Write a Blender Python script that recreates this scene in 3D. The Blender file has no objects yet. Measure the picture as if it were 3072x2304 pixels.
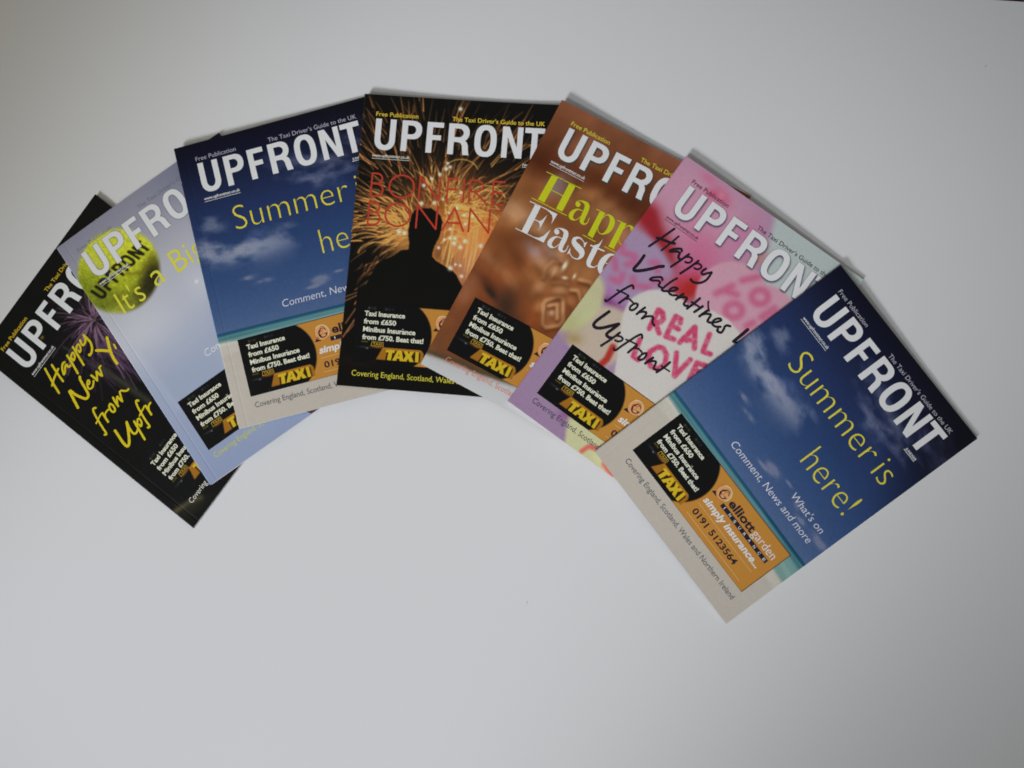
import bpy, math
import numpy as np
from mathutils import Matrix

S = bpy.context.scene
COL = S.collection
R = math.radians

# ---------------------------------------------------------------- camera
cd = bpy.data.cameras.new('camera')
cd.sensor_fit = 'HORIZONTAL'
cd.sensor_width = 36.0
cd.lens = 36.0 * 3150.08 / 3072.0
cd.clip_start = 0.01
cd.clip_end = 60.0
cam = bpy.data.objects.new('camera', cd)
COL.objects.link(cam)
cam.matrix_world = (Matrix.Translation((0, 0, 0.7387163))
                    @ Matrix.Rotation(0.0265356, 4, 'X') @ Matrix.Rotation(0.1034569, 4, 'Y'))
S.camera = cam

# ---------------------------------------------------------------- room light
world = bpy.data.worlds.new('World')
S.world = world
world.use_nodes = True
bg = world.node_tree.nodes['Background']
bg.inputs[0].default_value = (0.995, 0.985, 0.96, 1)
bg.inputs[1].default_value = 0.175


def area(name, loc, target, sx, sy, watts, color, spread=180):
    d = bpy.data.lights.new(name, 'AREA')
    d.shape = 'RECTANGLE'
    d.size, d.size_y = sx, sy
    d.energy = watts
    d.color = color
    d.spread = R(spread)
    o = bpy.data.objects.new(name, d)
    COL.objects.link(o)
    o.location = loc
    v = Matrix.Translation(loc).translation - Matrix.Translation(target).translation
    o.rotation_euler = v.to_track_quat('Z', 'Y').to_euler()
    return o




def beam(name, d, el, az, tx, ty, size, watts, color, spread):
    el, az = R(el), R(az)
    area(name, (tx + d * math.cos(el) * math.cos(az), ty + d * math.cos(el) * math.sin(az), d * math.sin(el)), (tx, ty, 0.0),
         size, size, watts, color, spread)


# daylight falling in through a window and its reveal, from beyond the lower left of the picture
beam('window_light', 1.29, 38.5, 233.8, -0.25, -0.11, 0.67, 0.885, (0.965, 1.0, 1.05), 18)
beam('window_sky_light', 1.44, 55.1, 231.9, 0.0, -0.07, 0.78, 0.32, (0.965, 1.0, 1.05), 14)
# added faint warm fill lamp, imitating bounce from unseen surroundings at the upper left
beam('warm_fill_light', 1.6, 32.0, 150.0, -0.56, 0.30, 0.3, 0.045, (1.0, 0.82, 0.30), 16)

S.view_settings.view_transform = 'Standard'
S.view_settings.look = 'None'
S.view_settings.exposure = 0.0
S.view_settings.gamma = 1.0
S.view_settings.use_curve_mapping = False
S.cycles.filter_width = 1.8

# ---------------------------------------------------------------- constants
W, H, T = 148.0, 210.0, 3.0           # A5 magazine, 3 mm thick (millimetres)
MM = 0.001
EX = [(0, 0), (1, 0), (0, 1), (2, 0), (1, 1), (0, 2), (3, 0), (2, 1), (1, 2), (0, 3)]
# where each magazine's bottom spine corner lies, and how it is turned (bottom of the pile first)
POSE = [(-308.6565, -84.9994, 0.9209), (-294.937, -53.507, 0.6027), (-272.3418, -12.8386, 0.2497),
        (-199.639, 18.4044, -0.0798), (-139.7864, 33.4843, -0.4885), (-78.42, 7.6208, -0.6274),
        (-18.1505, -27.1516, -0.918)]
# height of each magazine's underside: it bends over the ones below it
BEND = [[0.0] * 10,
        [3.357, -0.258, -0.03, 2.369, 2.667, 0.036, -2.484, -4.184, -1.462, -0.013],
        [6.81, 6.935, 4.304, -10.05, -20.573, -8.362, 0.134, 10.906, 7.483, 2.413],
        [12.576, -7.6, -13.323, -6.912, -0.564, 3.147, 3.148, 9.859, -0.435, 1.095],
        [10.935, -6.072, -16.545, -6.469, 2.231, 14.567, 2.919, 8.073, -5.237, -4.194],
        [10.208, -8.714, -15.594, -3.065, 14.904, 14.547, 2.48, -4.534, -5.107, -5.125],
        [8.75, -5.213, -11.579, -5.656, -0.383, 13.645, 3.567, 4.289, -0.799, -6.554]]


def lin(c):
    c = np.asarray(c, float) / 255.0
    return np.where(c <= 0.04045, c / 12.92, ((c + 0.055) / 1.055) ** 2.4)


def albedo(c, e=0.60):
    """printed ink seen as this sRGB value under the room's light -> its own reflectance"""
    c = np.asarray(c, float)
    g = (c @ np.array((0.3, 0.59, 0.11)))[..., None]
    c = (g + (c - g) * 0.92) * 0.97
    return np.clip(lin(c) / e, 0.003, 0.86)


# ---------------------------------------------------------------- materials
def principled(name, rough=0.4, spec=0.4):
    m = bpy.data.materials.new(name)
    m.use_nodes = True
    b = m.node_tree.nodes['Principled BSDF']
    b.inputs['Roughness'].default_value = rough
    b.inputs['Specular IOR Level'].default_value = spec
    return m, m.node_tree.nodes, m.node_tree.links, b


def rough_noise(n, l, b, scale, lo, hi):
    tc = n.new('ShaderNodeTexCoord')
    nz = n.new('ShaderNodeTexNoise')
    nz.inputs['Scale'].default_value = scale
    nz.inputs['Detail'].default_value = 5
    mr = n.new('ShaderNodeMapRange')
    mr.inputs[3].default_value = lo
    mr.inputs[4].default_value = hi
    l.new(tc.outputs['Object'], nz.inputs['Vector'])
    l.new(nz.outputs['Fac'], mr.inputs[0])
    l.new(mr.outputs[0], b.inputs['Roughness'])
    return nz, tc


def m_print():
    m, n, l, b = principled('printed_gloss_cover', 0.32, 0.22)
    a = n.new('ShaderNodeAttribute')
    a.attribute_name = 'ink'
    l.new(a.outputs['Color'], b.inputs['Base Color'])
    nz, tc = rough_noise(n, l, b, 60, 0.22, 0.34)
    wv = n.new('ShaderNodeTexNoise')
    wv.inputs['Scale'].default_value = 22
    wv.inputs['Detail'].default_value = 3
    l.new(tc.outputs['Object'], wv.inputs['Vector'])
    bp = n.new('ShaderNodeBump')
    bp.inputs['Strength'].default_value = 0.12
    bp.inputs['Distance'].default_value = 0.002
    l.new(wv.outputs['Fac'], bp.inputs['Height'])
    l.new(bp.outputs['Normal'], b.inputs['Normal'])
    return m


_ink = {}


def m_ink(c, e=0.60):
    key = tuple(c) + (e,)
    if key not in _ink:
        m, n, l, b = principled('printed_ink', 0.34, 0.22)
        rgb = albedo(c, e)
        nz, tc = rough_noise(n, l, b, 90, 0.28, 0.42)
        mx = n.new('ShaderNodeMixRGB')
        mx.inputs[1].default_value = (*(rgb * 0.95), 1)
        mx.inputs[2].default_value = (*np.clip(rgb * 1.04, 0, .9), 1)
        l.new(nz.outputs['Fac'], mx.inputs[0])
        l.new(mx.outputs[0], b.inputs['Base Color'])
        _ink[key] = m
    return _ink[key]


def m_plain(name, rgb, var, scale, rough=0.6, spec=0.3, stretch=None, bump=0.0):
    m, n, l, b = principled(name, rough, spec)
    tc = n.new('ShaderNodeTexCoord')
    mp = n.new('ShaderNodeMapping')
    if stretch:
        mp.inputs['Scale'].default_value = stretch
    nz = n.new('ShaderNodeTexNoise')
    nz.inputs['Scale'].default_value = scale
    nz.inputs['Detail'].default_value = 6
    mx = n.new('ShaderNodeMixRGB')
    mx.inputs[1].default_value = (*[x * (1 - var) for x in rgb], 1)
    mx.inputs[2].default_value = (*[min(x * (1 + var), .95) for x in rgb], 1)
    l.new(tc.outputs['Object'], mp.inputs['Vector'])
    l.new(mp.outputs[0], nz.inputs['Vector'])
    l.new(nz.outputs['Fac'], mx.inputs[0])
    l.new(mx.outputs[0], b.inputs['Base Color'])
    if bump:
        n2 = n.new('ShaderNodeTexNoise')
        n2.inputs['Scale'].default_value = scale * 40
        n2.inputs['Detail'].default_value = 4
        l.new(tc.outputs['Object'], n2.inputs['Vector'])
        bp = n.new('ShaderNodeBump')
        bp.inputs['Strength'].default_value = bump
        bp.inputs['Distance'].default_value = 0.0004
        l.new(n2.outputs['Fac'], bp.inputs['Height'])
        l.new(bp.outputs['Normal'], b.inputs['Normal'])
    return m


PRINT = m_print()
PAGES = m_plain('page_edges', (0.74, 0.72, 0.68), 0.12, 30, 0.7, 0.2, (1, 1, 140))
PAPER = m_plain('white_paper', (0.785, 0.785, 0.785), 0.012, 5, 0.62, 0.25, bump=0.05)
TABLE = m_plain('maroon_tabletop', (0.09, 0.02, 0.03), 0.2, 12, 0.5, 0.4, (1, 6, 1))
LINT = m_plain('grey_lint', (0.55, 0.54, 0.5), 0.15, 400, 0.9, 0.1)


# ---------------------------------------------------------------- mesh helpers
def mesh_obj(name, V, F, mats, parent=None, mi=None, ink=None, smooth=False):
    me = bpy.data.meshes.new(name)
    V = np.asarray(V, np.float32)
    if isinstance(F, np.ndarray):
        nf, k = F.shape
        me.vertices.add(len(V))
        me.vertices.foreach_set('co', V.ravel())
        me.loops.add(nf * k)
        me.loops.foreach_set('vertex_index', F.astype(np.int32).ravel())
        me.polygons.add(nf)
        me.polygons.foreach_set('loop_start', np.arange(0, nf * k, k, dtype=np.int32))
        me.update(calc_edges=True)
    else:
        me.from_pydata(V.tolist(), [], F)
    for m in mats:
        me.materials.append(m)
    if mi is not None:
        me.polygons.foreach_set('material_index', np.asarray(mi, np.int32))
    if ink is not None:
        at = me.color_attributes.new('ink', 'FLOAT_COLOR', 'POINT')
        c = np.ones((len(V), 4), np.float32)
        c[:, :3] = ink
        at.data.foreach_set('color', c.ravel())
    me.polygons.foreach_set('use_smooth', np.full(len(me.polygons), smooth))
    me.update()
    o = bpy.data.objects.new(name, me)
    COL.objects.link(o)
    o.parent = parent
    return o


def grid_faces(nu, nv, start=0, flip=False):
    i = np.arange(nu * nv).reshape(nv, nu) + start
    a, b, c, d = i[:-1, :-1].ravel(), i[:-1, 1:].ravel(), i[1:, 1:].ravel(), i[1:, :-1].ravel()
    return np.stack([a, d, c, b] if flip else [a, b, c, d], 1)


def under(k, u, v):
    """height of magazine k's underside at cover point (u, v), millimetres"""
    x, y = np.asarray(u, float) / W, np.asarray(v, float) / H
    return sum(q * x ** i * y ** j for q, (i, j) in zip(BEND[k], EX))


def top(k, u, v):
    u = np.asarray(u, float)
    z = under(k, u, v) + T
    z = z - 0.13 * np.exp(-((u - 6.6) / 0.55) ** 2)          # hinge crease pressed beside the spine
    z = z - 0.5 * np.clip(1 - u / 0.9, 0, 1) ** 2             # rounded back edge
    return z


# ---------------------------------------------------------------- outline shapes in cover millimetres (u right, t down from the top)
def arc(cx, cy, rx, ry, a0, a1, n=14, p=2.0):
    o = []
    for i in range(n + 1):
        a = R(a0 + (a1 - a0) * i / n)
        c, s = math.cos(a), math.sin(a)
        o.append((cx + rx * math.copysign(abs(c) ** (2 / p), c), cy - ry * math.copysign(abs(s) ** (2 / p), s)))
    return o


def masthead_shapes():
    """the seven condensed capitals; origin at the U's top left, 22.2 mm tall; a list of (outline, holes)"""
    h = 22.2
    L = []
    # U
    L.append(([(0, 0), (4.2, 0), (4.2, 14.8)] + arc(7.4, 14.8, 3.2, 4.1, 180, 360, 12) +
              [(10.6, 0), (14.8, 0), (14.8, 14.4)] + arc(7.4, 14.4, 7.4, 8.2, 0, -180, 22, 2.25)[1:], []))
    # P
    L.append(([(19.2, 0), (26.6, 0)] + arc(26.6, 6.65, 7.0, 6.65, 90, -90, 20, 2.3)[1:] +
              [(23.4, 13.3), (23.4, h), (19.2, h)],
              [[(23.4, 3.4), (26.0, 3.4)] + arc(26.0, 6.65, 3.4, 3.25, 90, -90, 12)[1:] + [(23.4, 9.9)]]))
    # F
    L.append(([(37.2, 0), (49.0, 0), (49.0, 3.6), (41.4, 3.6), (41.4, 9.2), (47.6, 9.2), (47.6, 12.7), (41.4, 12.7),
               (41.4, h), (37.2, h)], []))
    # R
    L.append(([(52.8, 0), (60.8, 0)] + arc(60.8, 6.3, 7.0, 6.3, 90, -20, 16, 2.3)[1:] +
              [(66.4, 10.8), (65.0, 12.0), (66.4, 13.2), (67.2, 15.2), (67.6, 19.0), (68.2, h), (63.8, h), (63.3, 18.5),
               (62.9, 15.4), (61.8, 13.7), (60.0, 13.2), (57.0, 13.2), (57.0, h), (52.8, h)],
              [[(57.0, 3.4), (60.2, 3.4)] + arc(60.2, 6.55, 3.4, 3.15, 90, -90, 12)[1:] + [(57.0, 9.7)]]))
    # O
    L.append((arc(79.6, h / 2, 7.9, h / 2 + .35, 0, 359, 44, 2.5),
              [arc(79.6, h / 2, 3.6, h / 2 - 3.3, 0, 359, 34, 2.4)]))
    # N
    L.append(([(91.4, 0), (96.0, 0), (102.1, 14.6), (102.1, 0), (106.0, 0), (106.0, h), (101.5, h), (95.3, 7.4),
               (95.3, h), (91.4, h)], []))
    # T
    L.append(([(107.4, 0), (121.4, 0), (121.4, 3.7), (116.5, 3.7), (116.5, h), (112.3, h), (112.3, 3.7), (107.4, 3.7)], []))
    return L


def fill(shapes):
    """triangulated (points, faces) of 2D outlines with holes"""
    cu = bpy.data.curves.new('outline', 'CURVE')
    cu.dimensions = '2D'
    cu.fill_mode = 'BOTH'
    for out, holes in shapes:
        for poly in [out] + holes:
            sp = cu.splines.new('POLY')
            sp.points.add(len(poly) - 1)
            for p, q in zip(sp.points, poly):
                p.co = (q[0], -q[1], 0, 1)
            sp.use_cyclic_u = True
    o = bpy.data.objects.new('outline', cu)
    me = bpy.data.meshes.new_from_object(o)
    P = np.array([(v.co.x, -v.co.y) for v in me.vertices])
    F = [list(p.vertices) for p in me.polygons]
    bpy.data.objects.remove(o)
    bpy.data.curves.remove(cu)
    bpy.data.meshes.remove(me)
    return P, F


_cap = []


def words(body, u, t, width, cap, weight=0.0, slant=0.0, align='L'):
    """a line of type: left end u, baseline t, total width and capital height in mm -> (points, faces)"""
    def raw(s, off):
        cu = bpy.data.curves.new('type', 'FONT')
        cu.body = s
        cu.offset = off
        cu.resolution_u = 4
        cu.fill_mode = 'FRONT'
        o = bpy.data.objects.new('type', cu)
        COL.objects.link(o)
        bpy.context.view_layer.update()
        me = bpy.data.meshes.new_from_object(o.evaluated_get(bpy.context.evaluated_depsgraph_get()))
        P = np.array([(v.co.x, v.co.y) for v in me.vertices])
        F = [list(p.vertices) for p in me.polygons]
        bpy.data.objects.remove(o)
        bpy.data.curves.remove(cu)
        bpy.data.meshes.remove(me)
        return P, F
    if not _cap:
        _cap.append(raw('H', 0)[0][:, 1].max())
    P, F = raw(body, weight)
    sx = width / (P[:, 0].max() - P[:, 0].min())
    sy = cap / (_cap[0] + 2 * weight)
    x = (P[:, 0] - P[:, 0].min()) * sx
    y = P[:, 1] * sy
    return np.stack([u + x + slant * y, t - y], 1), F


def smooth_path(pts, n=7):
    p = np.array(pts, float)
    if len(p) < 3:
        return np.array([p[0] + (p[-1] - p[0]) * s for s in np.linspace(0, 1, 6)])
    q = np.vstack([2 * p[0] - p[1], p, 2 * p[-1] - p[-2]])
    o = []
    for i in range(1, len(q) - 2):
        a, b, c, d = q[i - 1], q[i], q[i + 1], q[i + 2]
        for s in np.linspace(0, 1, n, endpoint=False):
            o.append(.5 * (2 * b + (c - a) * s + (2 * a - 5 * b + 4 * c - d) * s * s + (3 * b - a - 3 * c + d) * s ** 3))
    o.append(p[-1])
    return np.array(o)


def stroke(pts, width=None, n=7, sharp=False):
    """a pen stroke of round ends: (points u,t,lift, faces). pts may carry their own widths"""
    p = np.array(pts, float)
    if p.shape[1] == 2:
        p = np.hstack([p, np.full((len(p), 1), width)])
    if sharp:
        V, F = [], []
        for a, b in zip(p[:-1], p[1:]):
            v, f = stroke([a, b])
            F += [[i + len(V) for i in g] for g in f]
            V += [(x, y, z + 0.002 * len(F) / 20) for x, y, z in v]
        return V, F
    c = smooth_path(p, n)
    d = np.gradient(c[:, :2], axis=0)
    d /= np.maximum(np.linalg.norm(d, axis=1, keepdims=True), 1e-9)
    nrm = np.stack([-d[:, 1], d[:, 0]], 1)
    w = np.maximum(c[:, 2:3], 0.1) / 2
    Lf, Rt = c[:, :2] + nrm * w, c[:, :2] - nrm * w
    V, F = [], []
    m = len(c)
    for i in range(m):
        z = 0.0008 * i
        V += [(*Lf[i], z), (*Rt[i], z)]
    for i in range(m - 1):
        F.append([2 * i, 2 * i + 1, 2 * i + 3, 2 * i + 2])
    for e, sgn in ((0, -1), (m - 1, 1)):
        base = len(V)
        z = 0.0008 * e
        a0 = math.atan2(nrm[e][1], nrm[e][0])
        r = float(w[e][0])
        for j in range(1, 8):
            a = a0 - sgn * math.pi * j / 8
            V.append((c[e][0] + r * math.cos(a), c[e][1] + r * math.sin(a), z))
        F.append([2 * e] + [base + j for j in range(7)] + [2 * e + 1])
    return V, F


def shift(piece, du, dt):
    P = [tuple(q) for q in piece[0]]
    return [(q[0] + du, q[1] + dt) + q[2:] for q in P], piece[1]


def lettering(name, k, parent, pieces, lift=0.08):
    """pieces: (points, faces, material); every point follows the bent cover of magazine k"""
    V, F, MI, mats = [], [], [], []
    for j, (P, fs, m) in enumerate(pieces):
        if m not in mats:
            mats.append(m)
        b = len(V)
        for q in P:
            z = (q[2] if len(q) > 2 else 0.0) + lift + 0.0022 * j
            V.append((q[0], H - q[1], z))
        F += [[i + b for i in f] for f in fs]
        MI += [mats.index(m)] * len(fs)
    V = np.array(V, float)
    V[:, 2] += under(k, V[:, 0], V[:, 1]) + T
    # every face looks up
    G = []
    for f in F:
        x, y = V[f, 0], V[f, 1]
        a = (x * np.roll(y, -1) - y * np.roll(x, -1)).sum()
        G.append(f if a >= 0 else f[::-1])
    return mesh_obj(name, V * MM, G, mats, parent, MI)

# ---------------------------------------------------------------- hand-drawn lettering and outlines (cover millimetres)
HAND_NEWYEAR=[
 (1.5,[(22.8,48.6),(18.5,59.2),(15.3,68.2)]),
 (1.5,[(28.2,51.1),(25.9,58.3),(24.0,65.4)]),
 (1.5,[(28.8,56.8),(24.5,57.8),(20.3,58.9),(16.4,60.6)]),
 (1.4,[(35.8,57.7),(34.1,57.2),(31.3,58.8),(29.2,61.3),(28.3,62.8),(30.1,62.5),(33.4,60.2),(35.3,60.0),(34.7,61.6),(35.5,62.7),(36.7,62.9)]),
 (1.5,[(40.9,56.2),(38.4,63.5),(35.5,71.0)]),
 (1.3,[(39.5,60.4),(43.5,58.4),(45.2,58.6),(44.4,60.9),(42.1,62.4),(40.8,62.4),(41.4,60.8)]),
 (1.5,[(48.5,56.0),(45.9,62.9),(43.1,70.7)]),
 (1.3,[(47.7,59.9),(50.8,58.0),(52.6,58.2),(52.1,60.4),(50.0,62.3),(48.6,62.4),(49.0,61.0)]),
 (1.5,[(55.8,57.3),(54.5,59.6),(54.3,61.4),(56.5,61.6),(59.1,59.8),(60.4,57.1)]),
 (1.6,[(60.4,57.1),(60.0,60.9),(59.3,64.7),(56.9,68.1),(53.8,70.0),(51.7,70.1),(51.6,69.4)]),
 (2.0,[(69.7,72.8),(66.3,77.2),(62.9,82.0),(60.7,86.4),(59.5,90.5)]),
 (1.9,[(57.4,72.0),(60.4,76.0),(63.3,80.6)]),
 (1.3,[(69.0,80.2),(67.7,83.0)]),
 (1.9,[(15.7,86.5),(18.4,80.2),(21.1,74.1)]),
 (1.8,[(21.1,74.1),(22.1,74.8),(22.0,79.0),(23.4,84.8),(24.7,87.5),(27.0,87.8),(28.8,85.9),(31.2,79.8),(32.9,75.5),(34.4,73.8)]),
 (1.3,[(33.3,82.3),(35.3,82.6),(36.6,81.1),(35.7,80.5),(33.6,81.6),(31.9,84.0),(32.4,85.7),(34.5,86.2),(36.8,85.2),(38.5,84.1)]),
 (1.5,[(40.6,80.3),(40.6,83.6),(40.4,86.1)]),
 (1.4,[(40.6,85.9),(43.1,83.7),(45.1,81.6)]),
 (1.5,[(45.2,81.8),(45.0,84.9),(45.4,87.0)]),
 (1.2,[(45.4,87.0),(48.1,83.0),(48.6,81.6),(50.6,81.6)]),
 (1.4,[(23.8,97.6),(22.7,96.6),(21.2,97.2),(19.7,99.8),(17.7,105.0),(15.6,110.9),(14.3,115.1),(13.5,116.0),(12.5,115.2)]),
 (1.1,[(15.1,104.9),(18.6,104.3),(21.3,103.8),(23.2,103.7)]),
 (1.5,[(24.0,104.1),(22.9,107.3),(21.6,111.5)]),
 (1.2,[(22.9,107.9),(24.6,106.2),(26.8,105.8),(28.8,106.1)]),
 (1.4,[(32.8,104.6),(31.2,105.0),(29.8,107.2),(29.4,109.6),(30.6,110.8),(32.3,109.7),(33.3,107.1),(33.0,104.7)]),
 (1.5,[(37.8,103.6),(36.5,106.7),(35.4,110.5)]),
 (1.3,[(36.3,109.0),(39.1,106.3),(40.5,105.7)]),
 (1.5,[(40.5,106.0),(40.1,108.1),(40.1,110.8)]),
 (1.3,[(40.3,110.4),(43.0,106.7),(44.3,105.1),(45.8,105.5),(47.0,107.5),(48.5,109.0),(50.0,109.1)]),
 (1.9,[(19.7,119.8),(18.2,124.7),(16.5,130.3),(16.4,134.0),(18.5,134.2),(21.7,131.8),(26.0,127.6),(30.0,123.1)]),
 (1.5,[(30.2,123.0),(28.0,127.0),(26.8,130.6),(27.1,133.0),(29.1,133.6),(31.4,132.8)]),
 (1.5,[(33.9,127.2),(31.7,133.1),(28.5,141.6)]),
 (1.3,[(33.4,130.8),(36.2,128.6),(37.9,128.8),(37.3,131.3),(35.7,133.1),(34.1,133.3),(34.6,131.7)]),
 (1.4,[(47.9,120.4),(47.2,119.2),(45.9,119.7),(43.9,123.0),(42.0,127.7),(39.6,134.3),(38.6,138.2),(37.5,138.8),(36.8,138.1)]),
 (1.1,[(39.7,127.9),(42.6,127.2),(45.0,127.0),(47.6,126.5)]),
 (1.5,[(48.2,127.0),(47.2,130.5),(45.9,134.4)]),
 (1.3,[(47.1,131.1),(49.5,129.0),(52.2,128.6)]),
]
HAND_VALENTINE=[
 (1.3,[(23.2,46.0),(19.7,56.1),(16.2,65.7)]),
 (1.1,[(28.7,48.5),(27.0,55.4),(24.8,63.1)]),
 (1.5,[(17.2,57.8),(21.6,56.5),(26.5,55.3),(29.3,54.1)]),
 (1.3,[(36.5,55.6),(35.3,54.6),(33.3,55.7),(30.6,58.2),(29.7,60.3),(31.3,59.7),(33.9,57.7),(36.2,57.5),(36.5,59.3),(37.5,60.7),(38.5,60.7)]),
 (1.3,[(41.7,54.4),(39.4,61.3),(36.8,68.5)]),
 (1.1,[(41.0,57.3),(43.1,55.8),(45.4,55.8),(45.9,57.9),(44.7,59.6),(42.7,60.2)]),
 (1.3,[(49.7,54.4),(47.5,61.3),(44.7,68.6)]),
 (1.1,[(49.0,57.4),(51.2,55.8),(53.6,56.2),(53.7,58.1),(52.4,59.6),(50.3,60.1)]),
 (1.3,[(57.0,55.8),(56.1,58.0),(56.3,59.9),(58.0,60.0),(59.4,58.1),(61.5,55.9)]),
 (1.3,[(61.7,55.7),(62.0,58.8),(61.6,62.7),(59.5,66.0),(56.5,68.0),(53.8,68.3),(52.9,67.7)]),
 (1.7,[(17.2,73.0),(17.3,78.7),(16.8,84.4),(18.5,85.0),(21.9,82.4),(26.6,77.5),(29.8,73.5),(32.4,71.4)]),
 (1.2,[(37.4,79.4),(35.8,78.3),(33.5,79.7),(30.8,82.2),(30.2,84.1),(32.2,83.5),(35.3,81.5),(37.1,81.9),(37.3,83.8),(38.5,84.3),(39.5,84.0)]),
 (1.2,[(44.8,72.7),(42.9,76.9),(41.4,82.1),(40.9,84.9),(42.4,85.2),(44.6,83.7)]),
 (1.2,[(44.8,83.7),(47.7,81.3),(49.5,78.7),(48.3,78.2),(46.0,80.0),(45.4,82.5),(46.5,84.1),(48.9,84.1),(51.7,82.3)]),
 (1.4,[(54.7,79.0),(53.5,81.8),(52.9,84.8)]),
 (1.3,[(53.1,83.6),(55.2,81.2),(58.1,79.8),(58.8,81.9),(59.0,84.3),(60.4,84.7),(61.9,83.8)]),
 (1.4,[(65.7,74.8),(64.4,80.1),(62.7,85.5)]),
 (1.0,[(62.5,80.1),(65.2,80.0),(68.5,79.8)]),
 (1.4,[(70.4,78.2),(69.3,81.5),(68.1,84.6)]),
 (0.9,[(71.7,73.1),(72.3,74.4),(74.1,76.6),(76.0,78.3)]),
 (1.4,[(74.7,78.8),(73.7,81.6),(72.7,85.0)]),
 (1.3,[(73.2,83.3),(75.4,80.9),(78.3,79.6),(78.7,82.0),(79.0,84.4),(80.6,84.5),(82.1,83.7)]),
 (1.2,[(82.1,83.7),(84.6,81.2),(86.3,78.7),(85.0,78.1),(83.1,79.7),(82.1,82.2),(82.9,84.2),(85.6,84.4),(88.6,82.5)]),
 (1.3,[(93.7,78.3),(91.4,79.3),(90.9,81.0),(91.4,82.8),(91.4,85.2),(89.9,86.1),(88.2,85.8),(88.1,84.8)]),
 (1.8,[(104.7,73.3),(103.3,79.1),(101.8,85.3)]),
 (1.0,[(101.3,85.7),(103.5,85.2),(105.4,81.9),(107.8,75.8)]),
 (1.2,[(24.5,95.7),(23.6,94.7),(22.4,94.7),(20.9,97.2),(18.6,102.4),(16.3,109.2),(15.0,113.3),(14.0,114.1),(13.4,113.6)]),
 (0.9,[(16.0,103.2),(18.5,102.7),(21.6,102.1),(24.6,101.8)]),
 (1.3,[(24.9,102.3),(23.7,106.0),(22.5,109.8)]),
 (1.0,[(24.3,104.8),(26.6,103.4),(28.5,103.7),(30.6,104.0)]),
 (1.2,[(33.4,103.0),(31.7,103.6),(30.4,106.3),(30.7,108.6),(32.3,108.9),(33.6,107.2),(34.1,104.4),(33.4,103.0)]),
 (1.3,[(38.8,102.0),(37.7,105.4),(36.9,108.8)]),
 (1.2,[(37.4,107.0),(39.5,105.0),(41.5,104.2),(42.0,105.9),(41.6,109.4)]),
 (1.2,[(41.7,109.2),(43.3,106.4),(46.2,104.1),(47.7,104.7),(48.8,106.8),(50.0,107.9),(51.3,108.3)]),
 (1.7,[(20.4,118.6),(18.8,123.4),(17.1,129.1),(17.2,132.4),(19.9,132.9),(23.4,130.4),(27.2,126.0),(30.8,121.8)]),
 (1.6,[(31.1,121.8),(29.8,126.2),(28.4,130.5),(28.3,132.6),(30.4,133.2),(32.7,132.4)]),
 (1.3,[(35.0,126.2),(32.7,133.6),(29.9,141.0)]),
 (1.1,[(34.2,129.4),(36.6,128.1),(38.9,128.3),(39.2,130.0),(37.6,131.8),(35.5,132.3)]),
 (1.2,[(49.6,120.1),(48.4,118.7),(47.2,119.0),(45.6,121.9),(43.6,127.0),(41.4,133.1),(40.0,137.4),(38.8,138.1),(38.1,137.5)]),
 (0.9,[(41.2,127.5),(43.5,126.9),(46.0,126.5),(49.3,125.9)]),
 (1.3,[(49.8,126.6),(48.6,130.0),(47.7,133.9)]),
 (1.0,[(49.2,129.1),(51.5,127.8),(53.7,127.9),(55.2,128.3)]),
 (1.2,[(58.3,127.0),(56.7,128.2),(55.8,131.4),(55.9,133.3),(57.5,133.2),(58.9,131.2),(59.0,128.6),(58.3,127.0)]),
 (1.4,[(63.7,126.9),(62.7,129.7),(61.7,133.1)]),
 (1.2,[(62.4,131.5),(64.4,129.2),(66.8,127.9),(67.7,129.8),(68.2,132.2),(69.7,132.6),(71.4,131.6)]),
 (1.3,[(75.0,122.6),(73.7,127.9),(71.6,133.5)]),
 (0.8,[(71.6,128.1),(74.6,128.0),(78.4,127.9)]),
]
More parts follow.
